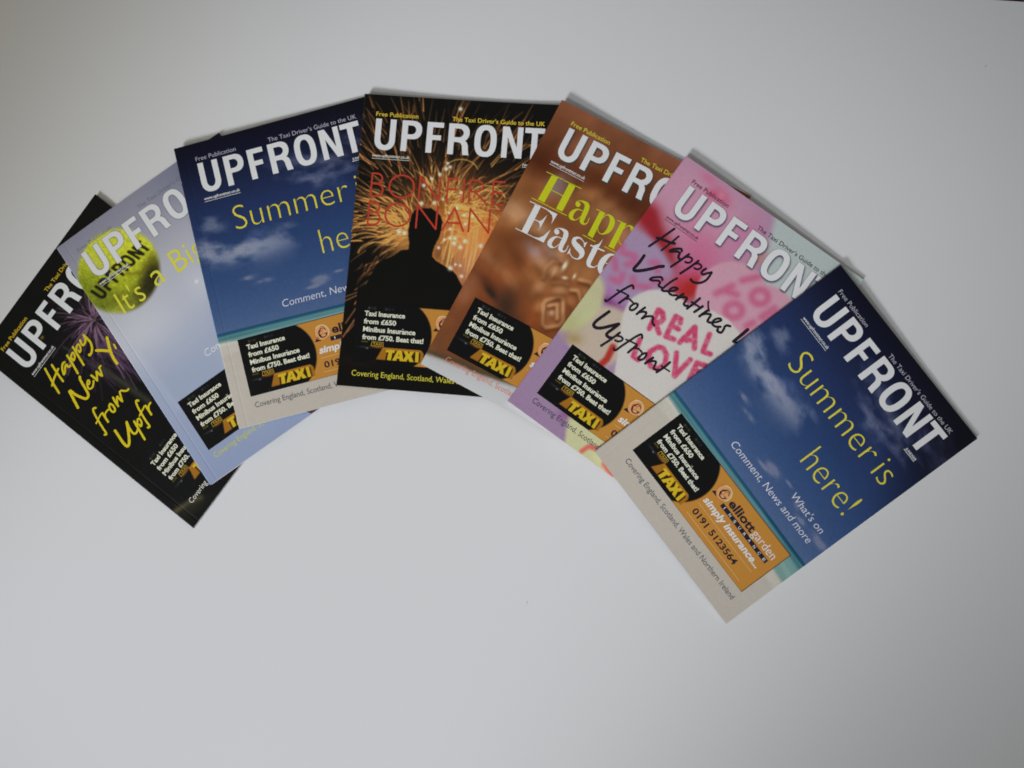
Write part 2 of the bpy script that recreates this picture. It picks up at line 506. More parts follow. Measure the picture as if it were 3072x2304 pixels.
SERIF_HAPPY=[
 ('p',[(18.5,50.1),(23.3,49.6),(23.0,69.5),(18.0,69.6)]),
 ('p',[(32.1,49.6),(37.0,49.5),(37.1,69.2),(32.3,69.5)]),
 ('r',[(14.2,49.6,0.55),(27.1,49.2,0.55)]),
 ('r',[(27.9,49.3,0.55),(41.3,48.9,0.55)]),
 ('r',[(13.8,70.7,0.55),(26.8,70.3,0.55)]),
 ('r',[(27.6,70.5,0.55),(41.1,70.3,0.55)]),
 ('r',[(22.8,59.4,0.55),(32.4,59.2,0.55)]),
 ('p',[(60.3,57.1),(64.1,56.5),(64.7,75.9),(60.5,75.6)]),
 ('r',[(57.6,56.7,0.55),(64.1,56.5,0.55)]),
 ('r',[(57.6,77.1,0.55),(67.4,77.2,0.55)]),
 ('r',[(64.2,60.1,0.4),(65.4,57.3,0.6),(67.6,56.4,1.4),(70.6,58.1,3.2),(72.0,61.4,3.8),(71.9,66.1,3.0),(70.1,69.6,1.2),(67.9,70.6,0.6),(65.7,69.7,0.5),(64.2,67.3,0.4)]),
 ('p',[(77.0,57.1),(80.7,56.5),(81.2,75.9),(77.1,76.0)]),
 ('r',[(74.2,56.9,0.55),(80.7,56.5,0.55)]),
 ('r',[(74.7,77.3,0.55),(83.3,77.3,0.55)]),
 ('r',[(80.8,60.1,0.4),(82.0,57.3,0.6),(84.2,56.4,1.4),(87.1,58.1,3.2),(88.6,61.4,3.8),(88.4,66.0,3.0),(86.7,69.5,1.2),(84.5,70.5,0.6),(82.3,69.7,0.5),(80.8,67.3,0.4)]),
 ('r',[(43.0,60.3,0.5),(42.9,58.4,0.5),(44.7,56.7,0.6),(48.2,56.4,2.0),(50.6,57.6,3.4),(51.6,61.6,3.4),(51.8,66.1,3.4),(52.5,69.1,2.8),(54.9,69.9,1.2),(56.2,68.1,0.6),(56.1,64.5,0.5)]),
 ('r',[(49.7,62.2,0.5),(46.1,62.8,0.9),(44.0,65.6,2.4),(43.8,68.9,3.2),(45.5,70.5,2.2),(47.9,70.3,0.7),(49.5,68.2,0.5),(49.8,66.7,0.4)]),
 ('r',[(44.4,59.6,3.4),(44.6,59.8,3.4)]),
]
SERIF_EASTE=[
 ('p',[(17.9,73.6),(22.3,73.4),(22.7,94.3),(18.3,94.5)]),
 ('r',[(13.7,73.3,0.55),(34.8,72.7,0.55)]),
 ('r',[(13.6,94.7,0.55),(35.8,94.3,0.55)]),
 ('r',[(22.7,83.2,0.55),(26.3,83.0,0.55)]),
 ('p',[(24.5,73.1),(28.5,73.5),(31.9,74.8),(33.6,76.9),(34.5,80.8),(34.9,72.8)]),
 ('p',[(24.4,83.1),(26.1,82.6),(27.5,80.9),(29.0,76.2),(28.8,89.6),(28.4,86.2),(27.1,84.1)]),
 ('p',[(27.8,94.3),(31.3,93.1),(33.6,90.3),(35.8,84.2),(35.8,94.3)]),
 ('r',[(38.9,84.2,0.5),(38.8,82.3,0.5),(40.7,80.6,0.6),(44.1,80.3,2.0),(46.6,81.5,3.4),(47.6,85.6,3.4),(47.7,90.0,3.4),(48.4,93.1,2.8),(50.9,93.8,1.2),(52.2,92.0,0.6),(52.1,88.4,0.5)]),
 ('r',[(45.6,86.1,0.5),(42.1,86.7,0.9),(40.0,89.6,2.4),(39.7,92.9,3.2),(41.4,94.5,2.2),(43.8,94.3,0.7),(45.4,92.1,0.5),(45.7,90.6,0.4)]),
 ('r',[(40.4,83.5,3.4),(40.6,83.7,3.4)]),
 ('r',[(61.6,81.8,0.5),(58.4,80.2,0.7),(55.8,80.2,1.2),(53.9,82.2,2.6),(54.7,84.6,3.4),(58.2,86.2,4.2),(62.0,87.7,4.2),(63.5,89.8,3.2),(63.1,92.6,1.6),(61.6,94.0,0.8),(58.3,94.2,0.6),(55.2,92.4,0.5)]),
 ('p',[(62.7,80.0),(62.7,84.6),(60.8,81.8)]),
 ('p',[(54.0,88.8),(55.7,92.5),(54.1,94.3)]),
 ('r',[(69.7,80.6,3.6),(69.9,86.6,3.6),(70.1,91.4,3.4),(71.2,93.8,2.6),(73.4,94.1,1.4),(75.3,93.3,0.7),(76.5,91.2,0.5)]),
 ('p',[(71.5,73.0),(71.5,80.4),(69.7,82.1),(68.1,80.5),(70.5,77.1)]),
 ('r',[(66.1,81.0,1.0),(75.9,80.2,1.0)]),
 ('r',[(83.4,79.3,0.8),(80.6,81.0,2.2),(78.9,85.0,3.8),(78.5,89.3,4.0),(79.5,92.6,3.4),(81.4,94.7,2.0),(83.8,94.2,0.8)]),
 ('r',[(80.0,87.1,0.55),(85.5,86.8,0.55)]),
]
SILHOUETTE=[
 (43.7,81.4),
 (49.9,79.5),
 (55.2,79.1),
 (58.8,81.1),
 (62.5,84.2),
 (64.1,88.5),
 (63.7,94.5),
 (62.5,100.4),
 (60.1,105.5),
 (59.1,110.5),
 (58.8,113.5),
 (62.0,116.6),
 (68.2,119.6),
 (74.3,122.6),
 (77.5,125.7),
 (80.3,130.4),
 (85.3,137.8),
 (91.2,149.0),
 (9.2,155.5),
 (13.1,140.5),
 (15.7,132.0),
 (19.3,123.8),
 (23.7,118.6),
 (30.7,115.6),
 (36.6,110.7),
 (41.9,109.8),
 (42.0,105.9),
 (40.8,101.1),
 (40.2,96.2),
 (40.8,89.8),
 (41.7,84.3),
]
REAL_LOVE=[
 [(47.3,97.7),(49.7,111.8)],
 [(47.3,97.7),(50.6,97.6),(53.8,100.9),(53.2,104.2),(50.6,106.1)],
 [(50.8,106.4),(57.1,110.4)],
 [(59.6,94.5),(62.1,109.6)],
 [(59.6,94.5),(63.4,94.0),(64.7,96.5)],
 [(61.5,101.0),(66.2,100.5)],
 [(62.1,109.6),(67.8,108.1)],
 [(74.6,92.7),(72.3,107.4)],
 [(74.6,92.7),(82.8,104.9)],
 [(75.2,103.6),(79.3,100.0)],
 [(85.6,91.0),(88.9,103.3),(94.0,101.8)],
 [(49.1,121.9),(52.1,133.9),(56.1,133.8)],
 [(62.0,118.8),(59.5,124.6),(61.6,129.8),(65.8,132.5),(70.9,131.0),(73.1,125.5),(70.0,119.8),(65.5,117.4),(62.0,118.8)],
 [(74.8,114.6),(83.1,128.4)],
 [(85.2,112.8),(83.2,127.8)],
 [(90.2,112.0),(92.6,123.8)],
 [(90.2,112.0),(96.0,110.0)],
 [(91.0,117.0),(95.4,116.1)],
]
BLUR_LETTERS=[
 [(81.7,48.2),(89.4,39.3)],
 [(72.6,65.7),(78.8,54.6)],
 [(75.0,61.2),(84.9,57.9)],
 [(102.9,46.9),(103.8,49.3),(103.1,52.0),(101.2,54.2),(98.5,55.3),(95.7,55.1),(93.6,53.5),(92.8,51.1),(93.4,48.4),(95.4,46.2),(98.1,45.1),(100.9,45.3),(102.9,46.9)],
 [(94.1,64.7),(94.9,67.1),(94.3,69.8),(92.3,72.0),(89.6,73.2),(86.8,73.0),(84.7,71.4),(83.9,68.9),(84.6,66.2),(86.5,64.0),(89.2,62.9),(92.0,63.1),(94.1,64.7)],
 [(107.1,61.1),(110.9,50.7)],
 [(102.7,71.9),(104.8,67.0)],
 [(112.5,62.0),(115.7,52.0)],
]

# ---------------------------------------------------------------- printed pictures, computed on the cover's own grid
STEP = 0.4
NU, NV = int(W / STEP) + 1, int(H / STEP) + 1
gu = np.linspace(0, W, NU)
gt = np.linspace(0, H, NV)
U, TT = np.meshgrid(gu, gt)                        # TT: millimetres down from the top edge
rng = np.random.RandomState(7)


def canvas(c, shape=None):
    return np.ones((shape or U.shape) + (3,)) * np.array(c, float)


def sm(x, a, b):
    s = np.clip((x - a) / (b - a), 0, 1)
    return s * s * (3 - 2 * s)


def over(img, c, mask):
    img += (np.array(c, float) - img) * np.clip(mask, 0, 1)[..., None]


def blob(u, t, a, b, rot=0, p=2.0, X=None, Y=None):
    X = U if X is None else X
    Y = TT if Y is None else Y
    c, s = math.cos(R(rot)), math.sin(R(rot))
    x, y = X - u, Y - t
    q = (np.abs(c * x + s * y) / a) ** p + (np.abs(-s * x + c * y) / b) ** p
    return np.exp(-q)


def ellipse(u, t, a, b, rot=0, soft=1.0):
    c, s = math.cos(R(rot)), math.sin(R(rot))
    x, y = U - u, TT - t
    q = np.sqrt(((c * x + s * y) / a) ** 2 + ((-s * x + c * y) / b) ** 2)
    return sm((1 - q) * min(a, b), -soft, soft)


def blur(m, s):
    s = s / STEP
    pad = int(3 * s) + 2
    k = np.exp(-.5 * (np.arange(-pad, pad + 1) / s) ** 2)
    k /= k.sum()
    def one(a):
        a = np.pad(a, ((pad, pad), (0, 0)), mode='edge')
        return sum(w * a[i:i + a.shape[0] - 2 * pad] for i, w in enumerate(k))
    return one(one(m).T).T


def clouds(seed, lu, lt, beta=2.2, rot=0):
    """fractal noise, mean 0, deviation 1; lu, lt: how far it stretches"""
    r = np.random.RandomState(seed)
    ny, nx = U.shape[0] * 2, U.shape[1] * 2
    f = np.fft.rfft2(r.randn(ny, nx))
    fy = np.fft.fftfreq(ny, STEP)[:, None]
    fx = np.fft.rfftfreq(nx, STEP)[None, :]
    c, s = math.cos(R(rot)), math.sin(R(rot))
    a, b = (c * fx + s * fy) * lu, (-s * fx + c * fy) * lt
    f *= (0.15 + a * a + b * b) ** (-beta / 2)
    z = np.fft.irfft2(f, (ny, nx))[:U.shape[0], :U.shape[1]]
    return (z - z.mean()) / z.std()


def inside(poly):
    m = np.zeros(U.shape, bool)
    n = len(poly)
    for i in range(n):
        (x0, y0), (x1, y1) = poly[i][:2], poly[(i + 1) % n][:2]
        if y0 == y1:
            continue
        c = ((TT >= min(y0, y1)) & (TT < max(y0, y1)))
        m ^= c & (U < x0 + (TT - y0) * (x1 - x0) / (y1 - y0))
    return m.astype(float)


def traces(paths, width, amount=None, taper=False):
    """thin lines, any number, added up"""
    buf = np.zeros(U.shape)
    for i, p in enumerate(paths):
        p = np.array(p, float)
        seg = np.linalg.norm(np.diff(p, axis=0), axis=1)
        d = np.concatenate([[0], np.cumsum(seg)])
        n = max(int(d[-1] / 0.2), 2)
        s = np.linspace(0, d[-1], n)
        x, y = np.interp(s, d, p[:, 0]) / STEP, np.interp(s, d, p[:, 1]) / STEP
        a = (1.0 if amount is None else amount[i]) * 0.2 / STEP * np.ones(n)
        if taper:
            a = a * np.linspace(1, .35, n)
        ok = (x >= 0) & (x < NU - 1) & (y >= 0) & (y < NV - 1)
        x, y, a = x[ok], y[ok], a[ok]
        xi, yi = x.astype(int), y.astype(int)
        fx, fy = x - xi, y - yi
        for dx, dy, w in ((0, 0, (1 - fx) * (1 - fy)), (1, 0, fx * (1 - fy)), (0, 1, (1 - fx) * fy), (1, 1, fx * fy)):
            np.add.at(buf, (yi + dy, xi + dx), a * w)
    s = max(width / 2.4, 0.3)
    return blur(buf, s) * (2.5 * s / STEP)


def thick(paths, width, soft=0.5):
    d = np.full(U.shape, 1e9)
    for p in paths:
        p = np.array(p, float)
        for (x0, y0), (x1, y1) in zip(p[:-1, :2], p[1:, :2]):
            ll = max((x1 - x0) ** 2 + (y1 - y0) ** 2, 1e-9)
            s = np.clip(((U - x0) * (x1 - x0) + (TT - y0) * (y1 - y0)) / ll, 0, 1)
            d = np.minimum(d, np.hypot(U - x0 - s * (x1 - x0), TT - y0 - s * (y1 - y0)))
    return 1 - sm(d, width / 2 - soft, width / 2 + soft)


def ramp(x, stops):
    xs = [s[0] for s in stops]
    return np.stack([np.interp(x, xs, [s[1][i] for s in stops]) for i in range(3)], -1)


def masthead_mask(du, dt, fit=None):
    m = np.zeros(U.shape)
    for out, holes in masthead_shapes():
        f = fit or (lambda x, y: (x + du, y + dt))
        m = np.maximum(m, inside([f(x, y) for x, y in out]))
        for hh in holes:
            m = m * (1 - inside([f(x, y) for x, y in hh]))
    return m


def halo(img, du, dt, c, grow, off, strength):
    """the printed soft outline behind the masthead"""
    m = masthead_mask(du + off, dt + off)
    over(img, c, np.clip(blur(m, grow) * 1.9, 0, 1) * strength)


def art_newyear():
    img = canvas((13, 13, 11))
    g = clouds(3, 1, 1)
    over(img, (36, 24, 40), blob(72, 66, 40, 34) * (0.55 + .15 * g))
    cx, cy = 74, 57
    P, A = [], []
    for i in range(230):
        a = rng.uniform(0, 2 * math.pi)
        ln = rng.uniform(14, 52) * (1.15 if math.sin(a) > 0 else .85)
        dr = rng.uniform(3, 14)
        q = np.linspace(rng.uniform(.05, .4), 1, 14)
        wob = rng.uniform(-6, 6)
        P.append(np.stack([cx + math.cos(a) * ln * q + wob * q * q, cy + math.sin(a) * ln * q + dr * q * q], 1))
        A.append(.06 + rng.uniform(.1, 1) ** 2 * .75)
    over(img, (122, 90, 112), traces(P, 0.4, A) * .85)
    P = [np.stack([70 + rng.randn() * 12 + np.linspace(0, rng.randn() * 5, 8), np.linspace(72, 92 + 22 * rng.rand(), 8)], 1) for i in range(70)]
    over(img, (86, 58, 92), traces(P, 0.4, rng.uniform(.1, .5, 70)))
    over(img, (140, 120, 104), blob(cx, cy, 1.5, 1.5) * .6)
    over(img, (150, 120, 40), blob(39.6, 32.5, 1.5, 1.2) * .8)
    over(img, (62, 62, 50), thick([[(44, 50), (49.4, 81.4)]], 1.8, 1.2) * .6)
    over(img, (58, 58, 46), thick([[(49.4, 81.4), (52.3, 126)]], 4.6, 2.6) * .75)
    over(img, (92, 86, 74), thick([[(70, 72), (66, 92)]], 2.6, 2.2) * .5)
    over(img, (112, 100, 62), thick([[(2, 192.4), (12, 196), (21, 201)]], 3.2, 2.4) * .75)
    over(img, (48, 44, 30), blob(12, 200, 12, 5, 20) * .6)
    over(img, (90, 80, 60), thick([[(4.8, 188), (4.6, 194)]], .5, .3) * .4)
    return img


def art_tennis():
    img = ramp(TT, [(0, (138, 138, 154)), (22, (150, 150, 165)), (58, (178, 178, 186)), (92, (176, 180, 194)), (130, (156, 166, 188)), (210, (138, 151, 182))])
    over(img, (205, 205, 208), blob(20, 86, 30, 20) * .55)
    over(img, (202, 202, 206), blob(78, 84, 14, 12) * .5)
    over(img, (232, 228, 232), blob(74, 82, 1.2, 1.2))
    over(img, (120, 122, 146), blob(112, 6, 26, 16) * .8)
    over(img, (28, 30, 62), sm(U + (10 - TT) * .9, 118, 134) * (1 - sm(TT, 24, 46)))
    over(img, (208, 210, 218), thick([[(8, 100), (11, 150)]], 4, 3.5) * .18)
    # the ball
    b = ellipse(30, 41.5, 31.5, 30.8, 0, 2.2)
    g = clouds(12, 2, 2, 1.6)
    ball = ramp(TT - .55 * U, [(-14, (210, 216, 54)), (16, (206, 212, 36)), (38, (160, 168, 26)), (54, (90, 90, 20))])
    ball = ball + (np.array((40, 36, 16)) - ball) * (blob(47, 62, 19, 10, -36, 3) * .95)[..., None]
    ball = ball + (np.array((120, 134, 22)) - ball) * (blob(4, 44, 13, 24) * .8)[..., None]
    ball = ball + (np.array((186, 196, 60)) - ball) * (blob(13, 66, 16, 5, 14) * .6)[..., None]
    ball = ball * (1 + .06 * g[..., None])
    ball = ball + (np.array((188, 180, 130)) - ball) * (thick([[(17, 20), (19, 30), (24, 39)]], 3.4, 1.8) * .55)[..., None]
    ball = ball + (np.array((110, 96, 20)) - ball) * (thick([[(34, 47), (44, 53), (56, 50)]], 2.4, 1.4) * .6)[..., None]
    img += (ball - img) * b[..., None]
    def on_ball(x, y):
        s = x / 121.4
        return (3.5 + 52 * s + 4.5 * y / 22.2, 41.5 - 9.5 * s + 10.5 * math.sin(s * 3.1) * -.10 + y * 10.8 / 22.2 - 1.0 * s * y / 22.2)
    over(img, (26, 22, 12), np.clip(blur(masthead_mask(0, 0, on_ball), .5) * 1.35, 0, 1) * b * .95)
    over(img, (70, 46, 44), inside([(86, 202.5), (97, 199), (97, 210), (91, 210)]) * .9)
    img *= 0.97
    halo(img, 13.0, 14.5, (90, 94, 110), .42, 0.0, .95)
    return img


def art_summer():
    sky = ramp(TT, [(0, (10, 11, 26)), (14, (15, 18, 42)), (30, (22, 31, 60)), (52, (30, 45, 86)), (84, (37, 60, 104)), (112, (49, 74, 118)), (132, (63, 86, 128)), (143, (70, 94, 132))])
    over(sky, (9, 10, 20), sm(U - .9 * TT, 56, 140) * .85)
    n = clouds(21, 44, 17, 2.3, 10)
    m = clouds(22, 12, 7, 2.2, 6)
    for u, t, a, b, rot, k, c in ((104, 45, 30, 12, 8, 1.0, (122, 126, 150)), (122, 27, 26, 9, 4, .8, (72, 74, 112)), (64, 22, 22, 9, 0, .6, (58, 66, 112)), (30, 20, 14, 6, 0, .4, (50, 58, 104)),
                                  (76, 74, 24, 11, -24, .75, (116, 124, 150)), (62, 84, 12, 5, -8, .6, (126, 130, 152)), (14, 60, 8, 9, 60, .8, (132, 136, 154)),
                                  (10, 78, 15, 6, 8, .85, (150, 152, 168)), (30, 84, 18, 6, 6, .95, (156, 157, 170)), (22, 86, 14, 4, 0, .8, (142, 146, 164)),
                                  (120, 60, 20, 10, -10, .55, (70, 80, 132)), (44, 76, 9, 5, 0, .5, (92, 104, 150))):
        e = blob(u, t, a, b, rot)
        over(sky, c, np.clip(sm(n + .35 * m + 1.5 * e - .8, -.3, 1.8) * np.sqrt(e) * 1.2, 0, 1) * k * .74)
    for u, t, a, b in ((33, 106.5, 5, 1.6), (43, 111.5, 5, 1.8), (83, 121, 5.4, 2.6), (76, 124.5, 4.5, 1.0), (112, 122, 6, 2.2), (122, 127, 4, 1.4), (140, 126, 7, 2.2), (98, 118, 3, .8)):
        over(sky, (134, 132, 150), np.clip(blob(u, t, a, b) * (1 + .8 * m), 0, 1) * .6)
    sky *= (1 + .02 * clouds(23, 1, 1, 1.0))[..., None]
    y = TT - U * .016 - 140.3
    st = clouds(31, 60, 4, 2.0, 3)
    sea = ramp(y, [(0, (24, 66, 98)), (1.8, (30, 86, 108)), (2.8, (82, 128, 132)), (4.6, (70, 116, 124)), (6, (98, 142, 140)), (12, (116, 150, 144))])
    sea += (st * 5)[..., None]
    sh = y - U * .085 - 1.4 * clouds(33, 60, 12, 2.4)
    sand = ramp(sh, [(7, (150, 162, 150)), (10, (188, 182, 168)), (16, (178, 170, 157)), (60, (176, 167, 155))])
    sand += (4.5 * st * np.exp(-np.clip(sh - 8, 0, 99) / 14))[..., None]
    over(sand, (190, 186, 176), np.clip(st - .7, 0, 1) * np.exp(-((sh - 12) / 5) ** 2) * .6)
    sand += (1.6 * clouds(35, 1, 1, .6))[..., None]
    img = sky
    img += (sea - img) * sm(y, -.35, .35)[..., None]
    img += (sand - img) * sm(sh, 6.0, 9.5)[..., None]
    return img


def art_bonfire():
    img = canvas((13, 12, 10))
    over(img, (176, 92, 34), blob(64, 82, 34, 28) * .62)
    over(img, (226, 128, 56), blob(90, 98, 32, 28) * .98)
    over(img, (206, 132, 92), blob(94, 124, 24, 18) * .9)
    over(img, (212, 140, 60), blob(36, 104, 9, 9) * .75)
    r = np.random.RandomState(5)
    def fan(n, cx, cy, a0, a1, r0, r1, l0, l1, drop, spread=6):
        o = []
        for i in range(n):
            a = R(r.uniform(a0, a1))
            q0 = r.uniform(r0, r1)
            ln = r.uniform(l0, l1)
            s = np.linspace(0, 1, 9)
            x0, y0 = cx + math.cos(a) * q0 + r.randn() * spread, cy - math.sin(a) * q0 + r.randn() * spread
            b = a + R(r.uniform(-13, 13))
            d = r.uniform(-.3, 1) * drop
            o.append(np.stack([x0 + math.cos(b) * ln * s, y0 - math.sin(b) * ln * s + d * s * s], 1))
        return o
    P = fan(300, 56, 92, 24, 158, 24, 92, 8, 36, 5)
    over(img, (176, 112, 54), traces(P, .45, .1 + r.uniform(.1, 1, len(P)) ** 2, True))
    P = fan(150, 50, 92, 148, 198, 14, 46, 9, 26, 5, 5)
    over(img, (214, 142, 66), traces(P, .45, .15 + r.uniform(.1, 1, len(P)) ** 2, True))
    P = fan(60, 30, 120, 200, 250, 0, 12, 5, 16, 2, 7)
    over(img, (186, 112, 56), traces(P, .7, r.uniform(.3, .8, len(P)), True) * (U < 34))
    P = [[(x0, y0), (x0 + d, y0 - e)] for x0, y0, d, e in ((1, 176, 12, 22), (2, 166, 10, 18), (0, 150, 14, 8), (0, 147, 13, 6), (4, 172, 9, 13), (7, 152, 11, 19), (6, 142, 12, 10))]
    over(img, (184, 116, 66), traces(P, .8, [.9, .7, .7, .6, .6, .9, .6]))
    P = fan(150, 58, 84, 20, 165, 6, 36, 6, 18, 6, 7)
    over(img, (218, 154, 76), traces(P, .5, .1 + r.uniform(.1, 1, len(P)) ** 2, True))
    P = fan(90, 90, 90, 10, 160, 0, 26, 6, 20, 8, 6)
    over(img, (226, 160, 72), traces(P, .5, .1 + r.uniform(.1, 1, len(P)) ** 2, True))
    P = []
    for i in range(46):                              # fountains right of the head
        x0 = r.uniform(63, 96)
        P.append(np.stack([x0 + np.linspace(0, r.uniform(0, 5), 8), np.linspace(r.uniform(112, 128), r.uniform(82, 108), 8)], 1))
    over(img, (222, 166, 84), traces(P, .8, r.uniform(.15, .6, len(P))))
    for i in range(14):                              # looping sparks
        cx, cy, q = r.uniform(66, 100), r.uniform(52, 116), r.uniform(4, 14)
        a = np.linspace(R(20), R(165), 14)
        over(img, (226, 176, 84), traces([np.stack([cx + q * np.cos(a), cy - q * .8 * np.sin(a)], 1)], .7) * .75)
    P = fan(170, 44, 96, 95, 215, 0, 22, 5, 17, 6, 4)
    over(img, (224, 154, 72), traces(P, .5, .15 + r.uniform(.1, 1, len(P)) ** 2, True) * (U < 50))
    P = fan(150, 66, 80, -20, 120, 0, 20, 5, 16, 7, 5)
    over(img, (230, 168, 80), traces(P, .5, .15 + r.uniform(.1, 1, len(P)) ** 2, True))
    for cx, cy, q in ((14, 104, 16), (12, 110, 14), (20, 116, 14), (31, 99, 6), (33, 103, 4)):
        a = np.linspace(R(60), R(175), 14)
        over(img, (214, 154, 78), traces([np.stack([cx + q * np.cos(a), cy - q * .7 * np.sin(a)], 1)], .8) * .85)
    sil = inside(SILHOUETTE)
    over(img, (226, 132, 56), np.clip(blur(sil, 2.2) * 1.6, 0, 1) * (1 - sil) * sm(U, 44, 58) * (1 - sm(TT, 128, 134)) * .7)
    over(img, (210, 140, 64), np.clip(blur(sil, 2.0) * 1.6, 0, 1) * (1 - sil) * (1 - sm(U, 40, 46)) * sm(U, 24, 34) * .55)
    over(img, (12, 12, 10), blur(sil, .3))
    over(img, (13, 12, 10), sm(TT, 134, 142) * (U > 8))
    over(img, (40, 20, 16), blob(14, 192, 14, 4) * .45)
    for u, t, q in ((69.9, 6.6, 1.5), (64, 46, 1.0), (66, 48.6, 1.2), (63.5, 50.2, 1.5), (59.2, 54.4, 1.2), (53.5, 58, 1.1), (48.5, 63.2, 1.4), (48, 76.1, 1.5), (56.8, 75.1, 1.3), (73.1, 77.7, 1.2),
                    (63, 72, .9), (75.5, 66.5, 1.1), (33.8, 97.7, 1.6), (37.7, 98.2, 1.5), (70, 93, 1.1), (70.5, 99.5, 1.1), (74, 99.3, 1.2), (81.1, 101, 1.4), (73.6, 103, 1.5), (78.3, 105.5, 1.4),
                    (92.7, 103.5, 1.4), (79, 82.5, 1.0), (85, 82.5, .9), (80.3, 88.8, 1.1), (68, 81.5, .9), (66.5, 101, 1.0), (63, 107, 1.1), (72.5, 121, 1.7), (79.5, 118.5, .9), (76, 118, .9), (81, 126, 1.2)):
        over(img, (238, 226, 196), blob(u, t, q, q) * 1.0)
    return img


def art_easter():
    img = ramp(TT, [(0, (140, 86, 56)), (14, (126, 74, 42)), (34, (112, 60, 30)), (46, (98, 46, 20)), (60, (150, 92, 46)), (84, (150, 98, 54)), (110, (146, 86, 42)), (135, (128, 68, 32)), (165, (132, 72, 36)), (186, (116, 68, 36)), (210, (120, 80, 50))])
    n = clouds(41, 9, 14, 2.6, 12)
    for u, t, a, b, rot, c, k in ((20, 47, 24, 7, 8, (84, 36, 14), .85), (58, 40, 30, 7, 8, (86, 40, 16), .7), (27, 54, 8, 8, 0, (128, 118, 128), .8), (34, 22, 14, 10, 0, (140, 96, 76), .6),
                                  (60, 52, 26, 8, 6, (170, 116, 66), .85), (78, 60, 26, 9, 0, (168, 124, 94), .6), (8, 84, 16, 7, 10, (186, 142, 98), .9), (30, 88, 8, 5, 10, (196, 160, 120), .7), (44, 76, 24, 7, 5, (122, 66, 30), .6),
                                  (24, 97, 9, 4, -20, (106, 56, 24), .8), (33, 103, 11, 5, 18, (168, 142, 146), .85), (44, 98, 8, 3, 18, (182, 160, 160), .7), (12, 104, 16, 7, -18, (120, 66, 30), .7), (8, 122, 12, 4, 10, (160, 110, 70), .6),
                                  (30, 116, 18, 4.5, 30, (96, 48, 20), .7), (44, 118, 12, 9, 0, (166, 108, 58), .75), (26, 128, 14, 4, 24, (170, 112, 64), .6), (14, 138, 13, 3.6, 16, (88, 44, 22), .8), (20, 143, 7, 2.6, 22, (44, 34, 26), .9),
                                  (34, 147, 7, 12, -14, (52, 40, 34), .95), (44, 152, 9, 6, 0, (70, 44, 28), .6), (4, 148, 6, 12, 0, (168, 112, 78), .6), (58, 134, 9, 10, 0, (160, 94, 44), .6), (60, 146, 12, 6, 0, (136, 68, 26), .7),
                                  (4, 172, 8, 18, 0, (142, 86, 48), .5), (70, 100, 14, 8, 0, (178, 124, 70), .7), (90, 84, 30, 16, 0, (140, 88, 52), .5), (100, 120, 26, 20, 0, (128, 76, 40), .5)):
        over(img, c, np.clip(blob(u, t, a, b, rot) * (1 + .18 * n), 0, 1) * k)
    img *= (1 + .05 * n)[..., None] * np.array((.93, .88, .86))
    dk, lt = (88, 44, 18), (206, 150, 98)
    fr = [(56, 130), (63, 123), (66.5, 123.5), (74, 137), (73, 140.5), (65.5, 146.5), (62.5, 145.5), (56, 133), (56, 130)]
    inn = [(60, 132), (64.5, 128), (70, 138), (65, 142)]
    sq = [fr, [(60, 132), (64.5, 128.2), (69.4, 137.5)], [(47, 116), (45.5, 109), (48, 103), (53, 100.5)], [(55, 116), (60, 113.5), (64, 113)],
          [(68, 115), (73, 113), (79, 119), (84, 128)], [(70, 106), (78, 104), (86, 110)]]
    over(img, (166, 108, 62), blur(inside(fr), 1.6) * .55)
    over(img, (118, 62, 28), blur(inside(inn), 1.3) * .6)
    over(img, dk, np.clip(blur(thick([[(x + 1.1, y + 1.6) for x, y in p] for p in sq], 3.0, 1.2), .8), 0, 1) * .85)
    over(img, lt, np.clip(blur(thick(sq, 2.2, 1.0), .7) * (.8 + .3 * n), 0, 1) * .8)
    for u, t, a, b, rot in ((52, 108, 5, 4, 20), (62, 119, 6, 3, -35), (48, 124, 4, 6, 10), (50, 96, 5, 3, 20), (40, 108, 6, 5, 30)):
        over(img, (200, 146, 100), blob(u, t, a, b, rot) * .55)
        over(img, (100, 54, 24), blob(u + 2, t + 6, a, b * .6, rot) * .5)
    for u, t, a, b, rot in ((50, 108, 3, 6, 20), (60, 118, 5, 3, -30), (72, 122, 4, 3, 30), (54, 136, 3, 5, -20), (78, 112, 4, 3, 0)):
        over(img, (190, 130, 78), blob(u, t, a, b, rot) * .45)
        over(img, (96, 50, 22), blob(u + 2, t + 5, a, b * .6, rot) * .4)
    over(img, (236, 224, 190), blob(56.5, 102, 1.5, 3.4) * .95)
    over(img, (228, 206, 180), blob(60.5, 109.5, 2.0, 1.2, -20) * .85)
    over(img, (238, 220, 190), blob(66, 105.5, 1.0, 2.0) * .8)
    over(img, (206, 160, 120), blob(52, 110, 1.6, 4) * .6)
    over(img, (214, 170, 136), blob(64, 135.4, 2.2, 2.2) * .7)
    e = TT + U * .145 - 201.3 + .7 * clouds(44, 20, 10, 2.4)
    over(img, (70, 62, 40), np.exp(-((e + 1.4) / 2.0) ** 2) * .75)
    base = ramp(e, [(0, (150, 148, 140)), (3, (182, 182, 180)), (12, (190, 190, 190))])
    img += (base - img) * sm(e, -1.2, 1.6)[..., None]
    halo(img, 14.2, 15.0, (58, 60, 56), .62, .55, .9)
    return img


